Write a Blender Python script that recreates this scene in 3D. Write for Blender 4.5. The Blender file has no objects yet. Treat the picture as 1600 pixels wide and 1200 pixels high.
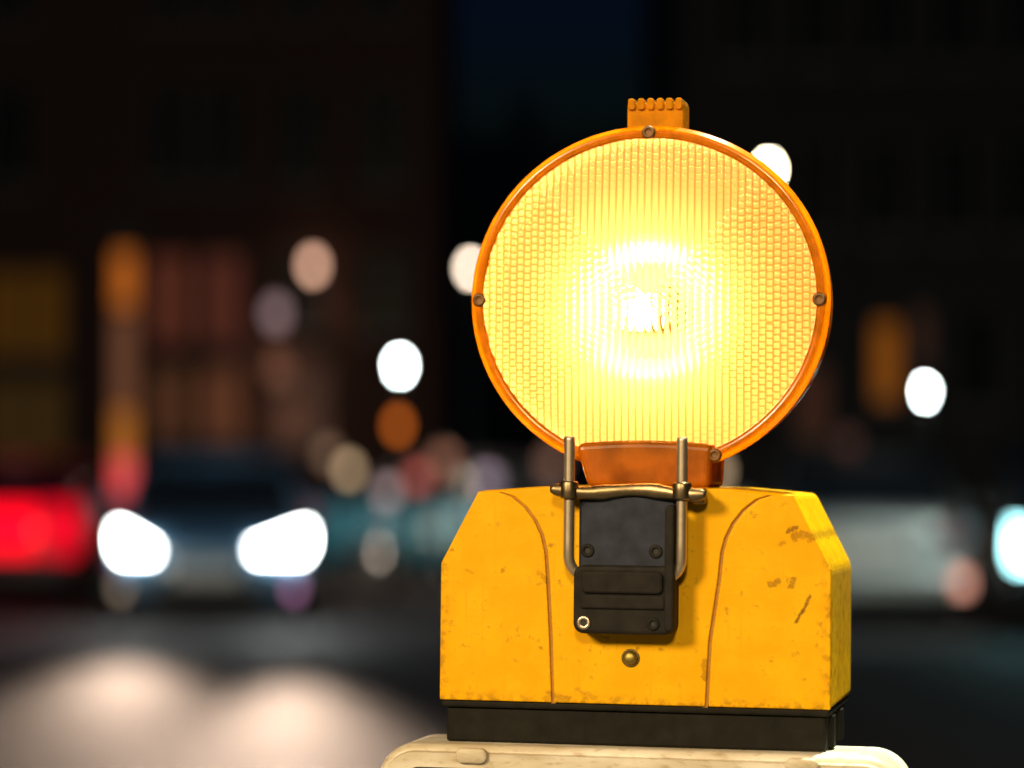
import bpy, bmesh, math, random
import numpy as np
from mathutils import Vector, Matrix

random.seed(7)
S = bpy.context.scene
C = S.collection
R = math.radians

# ---------------------------------------------------------------- camera
FPX = 4500.0            # focal length in photograph pixels (1600 wide)
CAM_H = 1.25
PITCH = math.atan(150.0 / FPX)
cam_d = bpy.data.cameras.new('camera')
cam_d.sensor_width = 36.0
cam_d.lens = 36.0 * FPX / 1600.0
cam_d.clip_start = 0.05
cam_d.clip_end = 600
cam_d.dof.use_dof = True
cam_d.dof.focus_distance = 1.512
cam_d.dof.aperture_fstop = 3.8
cam_d.dof.aperture_ratio = 1.25
cam = bpy.data.objects.new('camera', cam_d)
C.objects.link(cam)
cam.location = (0, 0, CAM_H)
cam.rotation_euler = (R(90) + PITCH, 0, 0)
S.camera = cam

# ---------------------------------------------------------------- night sky
w = bpy.data.worlds.new('World')
S.world = w
w.use_nodes = True
nt = w.node_tree
sky = nt.nodes.new('ShaderNodeTexSky')
sky.sky_type = 'NISHITA'
sky.sun_disc = False
sky.sun_elevation = R(-2.0)
sky.sun_rotation = R(200)
sky.ozone_density = 10
sky.dust_density = 0
sky.air_density = 1
bg = nt.nodes['Background']
tint = nt.nodes.new('ShaderNodeMix')
tint.data_type = 'RGBA'
tint.blend_type = 'MULTIPLY'
tint.inputs['Factor'].default_value = 1
tint.inputs['B'].default_value = (1.2, 16.0, 2.4, 1)      # city night air, one tint for the whole sky
nt.links.new(sky.outputs[0], tint.inputs['A'])
nt.links.new(tint.outputs['Result'], bg.inputs[0])
bg.inputs[1].default_value = 0.08

# ---------------------------------------------------------------- exposure
S.view_settings.view_transform = 'Standard'
S.view_settings.look = 'None'
S.view_settings.exposure = 0
S.view_settings.gamma = 1
S.view_settings.use_curve_mapping = False
S.render.engine = 'CYCLES'
S.cycles.use_denoising = True
S.cycles.use_adaptive_sampling = False
S.cycles.caustics_refractive = False
S.cycles.caustics_reflective = False
S.cycles.max_bounces = 10
S.cycles.sample_clamp_indirect = 20


# ---------------------------------------------------------------- helpers
def at(px, py, Y):
    """point of the place seen at a photograph pixel, Y metres down the street"""
    a, b = (px - 800) / FPX, (600 - py) / FPX
    c, s = math.cos(PITCH), math.sin(PITCH)
    dy, dz = c - b * s, s + b * c
    k = Y / dy
    return Vector((a * k, Y, CAM_H + dz * k))


def lin(r, g, b):
    f = lambda v: v / 255 / 12.92 if v <= 10 else ((v / 255 + 0.055) / 1.055) ** 2.4
    return (f(r), f(g), f(b))


def mat(name, base, rough=0.5, metal=0.0, coat=0.0, vary=0.0, scale=20.0, bump=0.0, spec=0.5, bump_scale=None):
    m = bpy.data.materials.new(name)
    m.use_nodes = True
    n = m.node_tree
    p = n.nodes['Principled BSDF']
    p.inputs['Base Color'].default_value = (*base, 1)
    p.inputs['Roughness'].default_value = rough
    p.inputs['Metallic'].default_value = metal
    p.inputs['Coat Weight'].default_value = coat
    p.inputs['Specular IOR Level'].default_value = spec
    if vary or bump:
        tc = n.nodes.new('ShaderNodeTexCoord')
        no = n.nodes.new('ShaderNodeTexNoise')
        no.inputs['Scale'].default_value = scale
        no.inputs['Detail'].default_value = 6
        n.links.new(tc.outputs['Object'], no.inputs['Vector'])
        if vary:
            mx = n.nodes.new('ShaderNodeMix')
            mx.data_type = 'RGBA'
            mx.inputs['A'].default_value = (*[c * (1 - vary) for c in base], 1)
            mx.inputs['B'].default_value = (*[min(1, c * (1 + vary)) for c in base], 1)
            n.links.new(no.outputs['Fac'], mx.inputs['Factor'])
            n.links.new(mx.outputs['Result'], p.inputs['Base Color'])
        if bump:
            src = no
            if bump_scale:
                src = n.nodes.new('ShaderNodeTexNoise')
                src.inputs['Scale'].default_value = bump_scale
                src.inputs['Detail'].default_value = 4
                n.links.new(tc.outputs['Object'], src.inputs['Vector'])
            bp = n.nodes.new('ShaderNodeBump')
            bp.inputs['Strength'].default_value = bump
            bp.inputs['Distance'].default_value = 0.3 / (bump_scale or scale)
            n.links.new(src.outputs['Fac'], bp.inputs['Height'])
            n.links.new(bp.outputs['Normal'], p.inputs['Normal'])
    return m


def emit(name, col, strength):
    m = bpy.data.materials.new(name)
    m.use_nodes = True
    n = m.node_tree
    p = n.nodes['Principled BSDF']
    p.inputs['Base Color'].default_value = (*[0.3 * v / max(col) for v in col], 1)
    p.inputs['Specular IOR Level'].default_value = 0.1
    p.inputs['Emission Color'].default_value = (*col, 1)
    p.inputs['Emission Strength'].default_value = strength
    return m


def link(name, me, m, parent=None, smooth=False):
    if smooth:
        me.polygons.foreach_set('use_smooth', [True] * len(me.polygons))
    o = bpy.data.objects.new(name, me)
    C.objects.link(o)
    if m:
        me.materials.append(m)
    if parent:
        o.parent = parent
    return o


def obj(name, bm, m, parent=None, smooth=False):
    me = bpy.data.meshes.new(name)
    bmesh.ops.recalc_face_normals(bm, faces=bm.faces)
    bm.to_mesh(me)
    bm.free()
    return link(name, me, m, parent, smooth)


def thing(name, label, cat, loc, rot=(0, 0, 0), group=None):
    o = bpy.data.objects.new(name, None)
    o.empty_display_size = 0.05
    C.objects.link(o)
    o.location = loc
    o.rotation_euler = rot
    o['label'] = label
    o['category'] = cat
    if group:
        o['group'] = group
    return o


def structure(o):
    o['kind'] = 'structure'
    return o


def prism(pts, d0, d1, bevel=0.0, seg=2, bm=None):
    """outline of (x, z) points given depth along y from d0 to d1"""
    b = bmesh.new()
    a = [b.verts.new((x, d0, z)) for x, z in pts]
    c = [b.verts.new((x, d1, z)) for x, z in pts]
    b.faces.new(a)
    b.faces.new(c[::-1])
    n = len(pts)
    for i in range(n):
        j = (i + 1) % n
        b.faces.new((a[i], c[i], c[j], a[j]))
    bmesh.ops.recalc_face_normals(b, faces=b.faces)
    if bevel:
        ed = [e for e in b.edges if e.calc_face_angle(0) > 0.4]
        bmesh.ops.bevel(b, geom=ed, offset=bevel, segments=seg, affect='EDGES', profile=0.5, clamp_overlap=True)
    return merge(bm, b)


def merge(bm, b):
    if bm is None:
        return b
    me = bpy.data.meshes.new('tmp')
    b.to_mesh(me)
    b.free()
    bm.from_mesh(me)
    bpy.data.meshes.remove(me)
    return bm


def box(x0, x1, y0, y1, z0, z1, bevel=0.0, bm=None, seg=2):
    return prism([(x0, z0), (x1, z0), (x1, z1), (x0, z1)], y0, y1, bevel, seg, bm)


def lathe(prof, axis='y', n=48, bm=None, close=False, at_=(0, 0, 0)):
    """profile of (radius, height along the axis)"""
    b = bmesh.new()
    rings = []
    for r, h in prof:
        if r < 1e-6:
            rings.append([b.verts.new({'y': (0, h, 0), 'z': (0, 0, h), 'x': (h, 0, 0)}[axis])])
            continue
        ring = []
        for i in range(n):
            t = 2 * math.pi * i / n
            u, v = r * math.cos(t), r * math.sin(t)
            ring.append(b.verts.new({'y': (u, h, v), 'z': (u, v, h), 'x': (h, u, v)}[axis]))
        rings.append(ring)
    pairs = list(zip(rings, rings[1:]))
    if close:
        pairs.append((rings[-1], rings[0]))
    for a, c in pairs:
        if len(a) == 1 and len(c) == 1:
            continue
        for i in range(n):
            j = (i + 1) % n
            if len(a) == 1:
                b.faces.new((a[0], c[i], c[j]))
            elif len(c) == 1:
                b.faces.new((a[i], c[0], a[j]))
            else:
                b.faces.new((a[i], c[i], c[j], a[j]))
    bmesh.ops.translate(b, verts=b.verts, vec=at_)
    return merge(bm, b)


def tube(path, r, n=16, bm=None):
    b = bmesh.new()
    P = [Vector(p) for p in path]
    rings = []
    up = Vector((0.13, 1, 0.07)).normalized()
    for i, p in enumerate(P):
        t = (P[min(i + 1, len(P) - 1)] - P[max(i - 1, 0)]).normalized()
        u = t.cross(up)
        if u.length < 1e-3:
            u = t.cross(Vector((1, 0, 0)))
        u.normalize()
        v = t.cross(u)
        rings.append([b.verts.new(p + (u * math.cos(2 * math.pi * k / n) + v * math.sin(2 * math.pi * k / n)) * r) for k in range(n)])
    for a, c in zip(rings, rings[1:]):
        for k in range(n):
            b.faces.new((a[k], c[k], c[(k + 1) % n], a[(k + 1) % n]))
    b.faces.new(rings[0][::-1])
    b.faces.new(rings[-1])
    return merge(bm, b)


def arc(cx, cz, r, a0, a1, n=8):
    return [(cx + r * math.cos(R(a0 + (a1 - a0) * i / n)), cz + r * math.sin(R(a0 + (a1 - a0) * i / n))) for i in range(n + 1)]


def rrect(x0, x1, z0, z1, r, n=6):
    return (arc(x1 - r, z0 + r, r, -90, 0, n) + arc(x1 - r, z1 - r, r, 0, 90, n)
            + arc(x0 + r, z1 - r, r, 90, 180, n) + arc(x0 + r, z0 + r, r, 180, 270, n))


def sphere(r, c=(0, 0, 0), n=16, bm=None, sx=1, sy=1, sz=1):
    b = bmesh.new()
    bmesh.ops.create_uvsphere(b, u_segments=n, v_segments=n // 2, radius=r)
    bmesh.ops.scale(b, verts=b.verts, vec=(sx, sy, sz))
    bmesh.ops.translate(b, verts=b.verts, vec=c)
    return merge(bm, b)


# ---------------------------------------------------------------- setting: ground
asphalt = mat('asphalt', (0.054, 0.046, 0.042), 0.74, vary=0.25, scale=3.0, bump=0.6, bump_scale=55.0, spec=0.5)
pave = mat('paving', (0.16, 0.15, 0.14), 0.75, vary=0.25, scale=4.0, bump=0.3)
kerbm = mat('kerb_stone', (0.24, 0.23, 0.21), 0.7, vary=0.2, scale=9.0)
b = bmesh.new()
vs = [b.verts.new(v) for v in ((-150, -60, 0), (150, -60, 0), (150, 300, 0), (-150, 300, 0))]
b.faces.new(vs)
structure(obj('road', b, asphalt))
structure(obj('pavement', box(-60, 60, 40.15, 120, -0.2, 0.13, 0.01), pave))
structure(obj('kerb', box(-60, 60, 40.0, 40.15, -0.2, 0.135, 0.02), kerbm))
structure(obj('pavement', box(6.15, 60, -50, 39.99, -0.2, 0.13, 0.01), pave))
structure(obj('kerb', box(6.0, 6.15, -50, 39.99, -0.2, 0.135, 0.02), kerbm))

# ---------------------------------------------------------------- setting: buildings
brick = mat('dark_brick', (0.10, 0.045, 0.03), 0.85, vary=0.35, scale=2.5)
render_w = mat('dark_render', (0.05, 0.045, 0.042), 0.85, vary=0.2, scale=1.5)
roofm = mat('roof_slate', (0.06, 0.06, 0.065), 0.7, vary=0.2, scale=3)
framem = mat('window_frame_paint', (0.10, 0.095, 0.09), 0.5)
sillm = mat('sill_stone', (0.28, 0.26, 0.24), 0.7)
glassm = mat('night_window_glass', (0.008, 0.009, 0.01), 0.3, spec=0.15)


def lit(name, col, V):
    return emit(name, lin(*col), V)


def building(name, label, x0, x1, y0, y1, h, wallm, windows, parapet=True):
    """windows: (x, z, width, height, pane material)"""
    t = thing(name, label, 'building', ((x0 + x1) / 2, y0, 0.13))
    cx = (x0 + x1) / 2
    # front wall with real openings: cut strips round every window
    xs = sorted({x0, x1, *[v for q in windows for v in (q[0] - q[2] / 2, q[0] + q[2] / 2)]})
    zs = sorted({0.0, h, *[v for q in windows for v in (q[1] - q[3] / 2, q[1] + q[3] / 2)]})
    bm = bmesh.new()
    vd = {}

    def V(x, z, y):
        k = (round(x, 4), round(z, 4), y)
        if k not in vd:
            vd[k] = bm.verts.new((x - cx, y, z))
        return vd[k]
    inside = lambda x, z: any(abs(x - q[0]) < q[2] / 2 and abs(z - q[1]) < q[3] / 2 for q in windows)
    for i in range(len(xs) - 1):
        for j in range(len(zs) - 1):
            if not inside((xs[i] + xs[i + 1]) / 2, (zs[j] + zs[j + 1]) / 2):
                bm.faces.new((V(xs[i], zs[j], 0), V(xs[i + 1], zs[j], 0), V(xs[i + 1], zs[j + 1], 0), V(xs[i], zs[j + 1], 0)))
    for q in windows:   # reveals
        a, c, e, g = q[0] - q[2] / 2, q[0] + q[2] / 2, q[1] - q[3] / 2, q[1] + q[3] / 2
        for (p, r_) in (((a, e), (c, e)), ((c, e), (c, g)), ((c, g), (a, g)), ((a, g), (a, e))):
            bm.faces.new([bm.verts.new((p[0] - cx, 0, p[1])), bm.verts.new((r_[0] - cx, 0, r_[1])),
                          bm.verts.new((r_[0] - cx, 0.3, r_[1])), bm.verts.new((p[0] - cx, 0.3, p[1]))])
    bm.faces.new([bm.verts.new(v) for v in ((x0 - cx, 0.305, 0), (x1 - cx, 0.305, 0), (x1 - cx, 0.305, h), (x0 - cx, 0.305, h))])
    box(x0 - cx, x1 - cx, 0.31, y1 - y0, 0, h, bm=bm)
    obj('wall', bm, wallm, t)
    rf = obj('roof', box(x0 - cx - 0.25, x1 - cx + 0.25, -0.25, y1 - y0 + 0.25, h + 0.003, h + 0.35, 0.04), roofm, t)
    obj('chimney', box(-1.5, -0.7, 3, 3.8, h + 0.3, h + 1.8, 0.03), wallm, rf)
    obj('plinth', box(x0 - cx + 0.01, x1 - cx - 0.01, -0.06, -0.003, 0, 0.5, 0.02), sillm, t)
    for (x, z, ww, hh, pm) in windows:
        a, c, e, g = x - ww / 2 - cx, x + ww / 2 - cx, z - hh / 2, z + hh / 2
        f = 0.06
        bm = box(a, a + f, 0.10, 0.16, e, g)
        box(c - f, c, 0.10, 0.16, e, g, bm=bm)
        box(a + f, c - f, 0.10, 0.16, e, e + f, bm=bm)
        box(a + f, c - f, 0.10, 0.16, g - f, g, bm=bm)
        if ww > 0.7:
            box((a + c) / 2 - 0.025, (a + c) / 2 + 0.025, 0.11, 0.15, e + f, g - f, bm=bm)
        wn = obj('window', bm, framem, t)
        obj('pane', box(a + f, c - f, 0.125, 0.135, e + f, g - f), pm, wn)
        obj('sill', box(a - 0.06, c + 0.06, -0.08, 0.09, e - 0.07, e - 0.003, 0.01), sillm, wn)
    return t


def wpx(x0, y0, x1, y1, Y, m):
    p, q = at(x0, y0, Y), at(x1, y1, Y)
    return ((p.x + q.x) / 2, (p.z + q.z) / 2 - 0.13, abs(q.x - p.x), abs(q.z - p.z), m)


Yl = 52.0
wl = [wpx(228, 395, 300, 540, Yl, lit('red_curtain_light', (64, 30, 20), 1.4)),
      wpx(310, 395, 382, 540, Yl, lit('red_curtain_light_dim', (60, 28, 20), 1.3)),
      wpx(228, 570, 300, 690, Yl, lit('brown_curtain_light', (62, 36, 22), 1.2)),
      wpx(310, 570, 382, 690, Yl, lit('brown_curtain_light_dim', (66, 38, 24), 1.4)),
      wpx(-25, 420, 105, 560, Yl, lit('amber_room_light', (92, 58, 14), 0.30)),
      wpx(-25, 590, 105, 720, Yl, lit('amber_room_light_dim', (52, 36, 14), 0.5)),
      wpx(430, 560, 520, 700, Yl, lit('dim_room_light', (38, 28, 24), 0.5)),
      wpx(560, 395, 640, 520, Yl, glassm), wpx(430, 395, 510, 520, Yl, glassm)]
for c in (-25, 228, 310, 430, 560):
    wl.append(wpx(c, 130, c + 75, 290, Yl, glassm))
    wl.append(wpx(c, -120, c + 75, 30, Yl, glassm))
p = at(690, 600, Yl)
building('apartment_building', 'dark brick apartment building with dim reddish windows behind the oncoming car', -16, p.x, Yl, Yl + 14, 13.5, brick, wl)
Yr = 50.0
wr = [wpx(1360, 500, 1412, 630, Yr, lit('ochre_room_light', (150, 84, 20), 0.55)),
      wpx(1425, 480, 1460, 570, Yr, lit('brown_room_light', (60, 38, 30), 0.35)),
      wpx(1240, 570, 1300, 690, Yr, lit('brown_hall_light', (70, 42, 32), 0.30)),
      wpx(1500, 480, 1560, 640, Yr, glassm)]
for c in (1130, 1240, 1350, 1460, 1570):
    wr.append(wpx(c, 210, c + 70, 370, Yr, glassm))
    wr.append(wpx(c, -60, c + 70, 100, Yr, glassm))
p = at(1062, 600, Yr)
building('office_building', 'dark rendered building with a narrow ochre window right of the glowing lamp', p.x, 16, Yr, Yr + 14, 12.5, render_w, wr)
Ye = 85.0
p0, p1, pt = at(640, 600, Ye), at(1120, 600, Ye), at(900, 210, Ye)
building('corner_house', 'low dark house closing the street under the navy sky gap', p0.x, p1.x, Ye, Ye + 10, pt.z - 0.5, render_w,
         [wpx(720 + 80 * i, 300, 760 + 80 * i, 380, Ye, glassm) for i in range(4)])

# ---------------------------------------------------------------- street lights
metal_dark = mat('painted_lamp_metal', (0.02, 0.022, 0.022), 0.5, vary=0.2)
DISC = 70 * 88 * math.pi / 4


def glow(name, col, V, rpx):
    """lamp glass: luminance V spread over the lens' blur disc"""
    return emit(name, col, V * DISC / (math.pi * rpx * rpx))


def street_lamp(pos, label, col, V, rpx, watt=0.0, group='street lamps along the road', cat='street lamp', lamp_col=None, gz=0.0, name='street_lamp', fill=True):
    t = thing(name, label, cat, (pos.x, pos.y, gz), group=group)
    h = pos.z - gz
    r = rpx / FPX * pos.y
    obj('base', lathe([(0, 0), (0.11, 0), (0.11, 0.05), (0.075, 0.3), (0.05, 0.32)], 'z', 16), metal_dark, t, True)
    top = h - r - 0.03
    obj('pole', lathe([(0.045, 0.3), (0.03, top), (0, top)], 'z', 12), metal_dark, t, True)
    obj('collar', lathe([(0.032, top - 0.05), (r * 0.7, top + 0.01), (r * 0.75, top + 0.04)], 'z', 16), metal_dark, t, True)
    obj('globe', sphere(r, (0, 0, h), 20), glow('lamp_glass', col, V, rpx), t, True)
    obj('cap', lathe([(0, h + r * 1.25), (r * 0.35, h + r * 1.12), (r * 0.9, h + r * 0.62), (r * 0.85, h + r * 0.6)], 'z', 20), metal_dark, t, True)
    if watt:
        ld = bpy.data.lights.new('street_lamp_light', 'SPOT')
        ld.energy = watt
        ld.color = lamp_col or col
        ld.spot_size = R(76)
        ld.spot_blend = 0.4
        ld.shadow_soft_size = 0.06
        lo = bpy.data.objects.new('street_lamp_light', ld)
        C.objects.link(lo)
        lo.parent = t
        lo.location = (0, r + 0.06, h - 0.05)
        lo.rotation_euler = (R(40), 0, 0)
    return t


WARM = (1.0, 0.80, 0.60)
COOL = (0.86, 1.0, 0.97)
street_lamp(at(736, 419, 30), 'cream glowing street lamp half hidden by the left edge of the orange lens', (1, 0.80, 0.62), 1.0, 9, 900)
street_lamp(at(1201, 265, 36), 'bright white street lamp peeking out behind the upper right rim of the lens', (1, 0.92, 0.62), 4.0, 8, 300)
street_lamp(at(625, 571, 44), 'white street lamp above the amber light, between the car and the lens', COOL, 3.5, 8, 200, gz=0.13)
street_lamp(at(1446, 612, 46), 'white street lamp alone on the dark right side of the street', COOL, 1.8, 5, 0, gz=0.13)


def wall_lamp(pos, label, rgb, rpx=12, Yw=Yl):
    t = thing('wall_lamp', label, 'wall lamp', (pos.x, Yw, pos.z), group='lamps on the brick building')
    r = rpx / FPX * pos.y
    dy = pos.y - Yw
    obj('back_plate', box(-0.08, 0.08, -0.04, -0.003, -0.12, 0.12, 0.01), metal_dark, t)
    obj('bracket', tube([(0, -0.04, -0.02), (0, dy * 0.5, -r - 0.06), (0, dy, -r - 0.02)], 0.02, 8), metal_dark, t, True)
    ld = bpy.data.lights.new('wall_lamp_light', 'SPOT')
    ld.energy = 11
    ld.color = (1.0, 0.62, 0.42)
    ld.spot_size = R(150)
    ld.spot_blend = 0.6
    ld.shadow_soft_size = 0.05
    lo = bpy.data.objects.new('wall_lamp_light', ld)
    C.objects.link(lo)
    lo.parent = t
    lo.location = (0, dy, -r - 0.1)
    obj('globe', sphere(r, (0, dy, 0), 16), glow('wall_lamp_glass', lin(*rgb), 0.85, rpx), t, True)
    return t


wall_lamp(at(489, 415, Yl - 0.5), 'pinkish wall lamp, highest of those on the brick building', (176, 134, 112))
wall_lamp(at(431, 490, Yl - 0.5), 'dim mauve wall lamp below and left of the pinkish one', (92, 74, 76), 16)
wall_lamp(at(435, 580, Yl - 0.5), 'faint brown wall lamp directly under the mauve one', (62, 40, 30), 18)


def low_lamp(pos, label, rgb, rpx=13, cat='lamp'):
    gz = 0.13 if pos.y > 40 else 0.0
    t = thing('low_lamp', label, cat, (pos.x, pos.y, gz), group='small distant lamps at eye level')
    h = pos.z - gz
    r = rpx / FPX * pos.y
    obj('post', lathe([(0, 0), (0.09, 0), (0.09, 0.04), (0.04, 0.06), (0.035, h - r), (r * 0.6, h - r * 0.7)], 'z', 12), metal_dark, t, True)
    obj('globe', sphere(r, (0, 0, h), 16), glow('low_lamp_glass', lin(*rgb), 0.75, rpx), t, True)
    obj('cap', lathe([(0, h + r * 1.2), (r * 0.8, h + r * 0.66), (r * 0.75, h + r * 0.64)], 'z', 16), metal_dark, t, True)


low_lamp(at(545, 733, 47), 'beige lamp, brightest of the small ones between car and beacon', (132, 110, 84), 12)
low_lamp(at(512, 708, 48), 'dim beige lamp overlapping the brighter beige one from the left', (78, 60, 47), 15)
low_lamp(at(605, 768, 30.5), 'greyish lamp low to the right of the beige pair', (108, 92, 92), 14)
low_lamp(at(652, 745, 30.5), 'reddish lamp just right of the greyish one', (110, 50, 44), 16)
low_lamp(at(692, 722, 30.5), 'faint brown lamp left of the beacon box, above the reddish one', (70, 46, 36), 18)
low_lamp(at(762, 752, 30.5), 'greyish mauve lamp close to the top left corner of the yellow box', (92, 82, 94), 18)
low_lamp(at(1122, 735, 47), 'beige lamp in the gap right of the lens neck', (140, 118, 92), 12)
low_lamp(at(1325, 690, 48), 'very faint reddish lamp right of the beacon in the dark', (34, 20, 17), 18)
low_lamp(at(862, 722, 47), 'dim brownish lamp peeking out left of the lens neck', (84, 60, 50), 18)

# traffic light with its amber on
pos = at(622, 665, 40.6)
t = thing('traffic_light', 'traffic light with a dull amber lens lit, under the white street lamp', 'traffic light', (pos.x, pos.y, 0.13))
hz = pos.z - 0.13
obj('pole', lathe([(0, 0), (0.07, 0), (0.05, 0.05), (0.05, hz - 0.4), (0, hz - 0.4)], 'z', 16), metal_dark, t, True)
obj('housing', box(-0.15, 0.15, -0.02, 0.18, hz - 0.42, hz + 0.42, 0.03), mat('signal_housing', (0.02, 0.02, 0.02), 0.5), t)
for dz, m in ((0.27, mat('red_lens_off', (0.12, 0.01, 0.01), 0.2)), (0.0, glow('amber_lens_lit', lin(142, 68, 18), 0.6, 11.0)), (-0.27, mat('green_lens_off', (0.01, 0.09, 0.05), 0.2))):
    ln = obj('lens', lathe([(0, -0.045), (0.06, -0.04), (0.1, -0.022)], 'y', 24, at_=(0, 0, hz + dz)), m, t, True)
    obj('visor', lathe([(0.108, -0.02), (0.112, -0.16), (0.118, -0.16), (0.116, -0.02)], 'y', 24, at_=(0, 0, hz + dz)), metal_dark, ln, True)

# lit post left: its light is put into glowing panels
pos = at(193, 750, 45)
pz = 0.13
t = thing('glow_post', 'slim lit post behind the left headlight, its light made as glowing brown, orange and red panels', 'lit post', (pos.x, pos.y, pz))
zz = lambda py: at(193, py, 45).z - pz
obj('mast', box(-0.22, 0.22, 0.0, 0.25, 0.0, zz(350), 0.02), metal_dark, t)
for (a, c, rgb, V, nm) in ((395, 480, (150, 78, 24), 1.0, 'glow_panel'), (490, 640, (84, 52, 36), 1.0, 'glow_panel'), (642, 715, (140, 82, 30), 1.0, 'glow_panel'),
                           (717, 775, (205, 70, 70), 1.15, 'glow_panel')):
    obj(nm, box(-0.18, 0.18, -0.03, -0.002, zz(c), zz(a), 0.005), lit('post_glow', rgb, V * 1.35), t)

# ---------------------------------------------------------------- cars
tyre_m = mat('tyre_rubber', (0.02, 0.02, 0.02), 0.8)
rim_m = mat('alloy_rim', (0.45, 0.45, 0.46), 0.3, metal=1.0)
carglass = mat('car_glass', (0.012, 0.014, 0.016), 0.05, spec=0.7)
trim_m = mat('black_trim', (0.02, 0.02, 0.022), 0.5)
plate_m = mat('number_plate_white', (0.7, 0.7, 0.66), 0.4)
lampoff = mat('lamp_glass_off', (0.5, 0.5, 0.5), 0.1, spec=0.7)
redoff = mat('tail_glass_off', (0.25, 0.01, 0.01), 0.15, spec=0.7)


def loft(stations, bm=None):
    b = bmesh.new()
    rings = []
    for y, pts in stations:
        full = [(x, z) for x, z in pts] + [(-x, z) for x, z in pts[::-1]]
        rings.append([b.verts.new((x, y, z)) for x, z in full])
    n = len(rings[0])
    for a, c in zip(rings, rings[1:]):
        for k in range(n):
            b.faces.new((a[k], c[k], c[(k + 1) % n], a[(k + 1) % n]))
    b.faces.new(rings[0][::-1])
    b.faces.new(rings[-1])
    return merge(bm, b)


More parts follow.
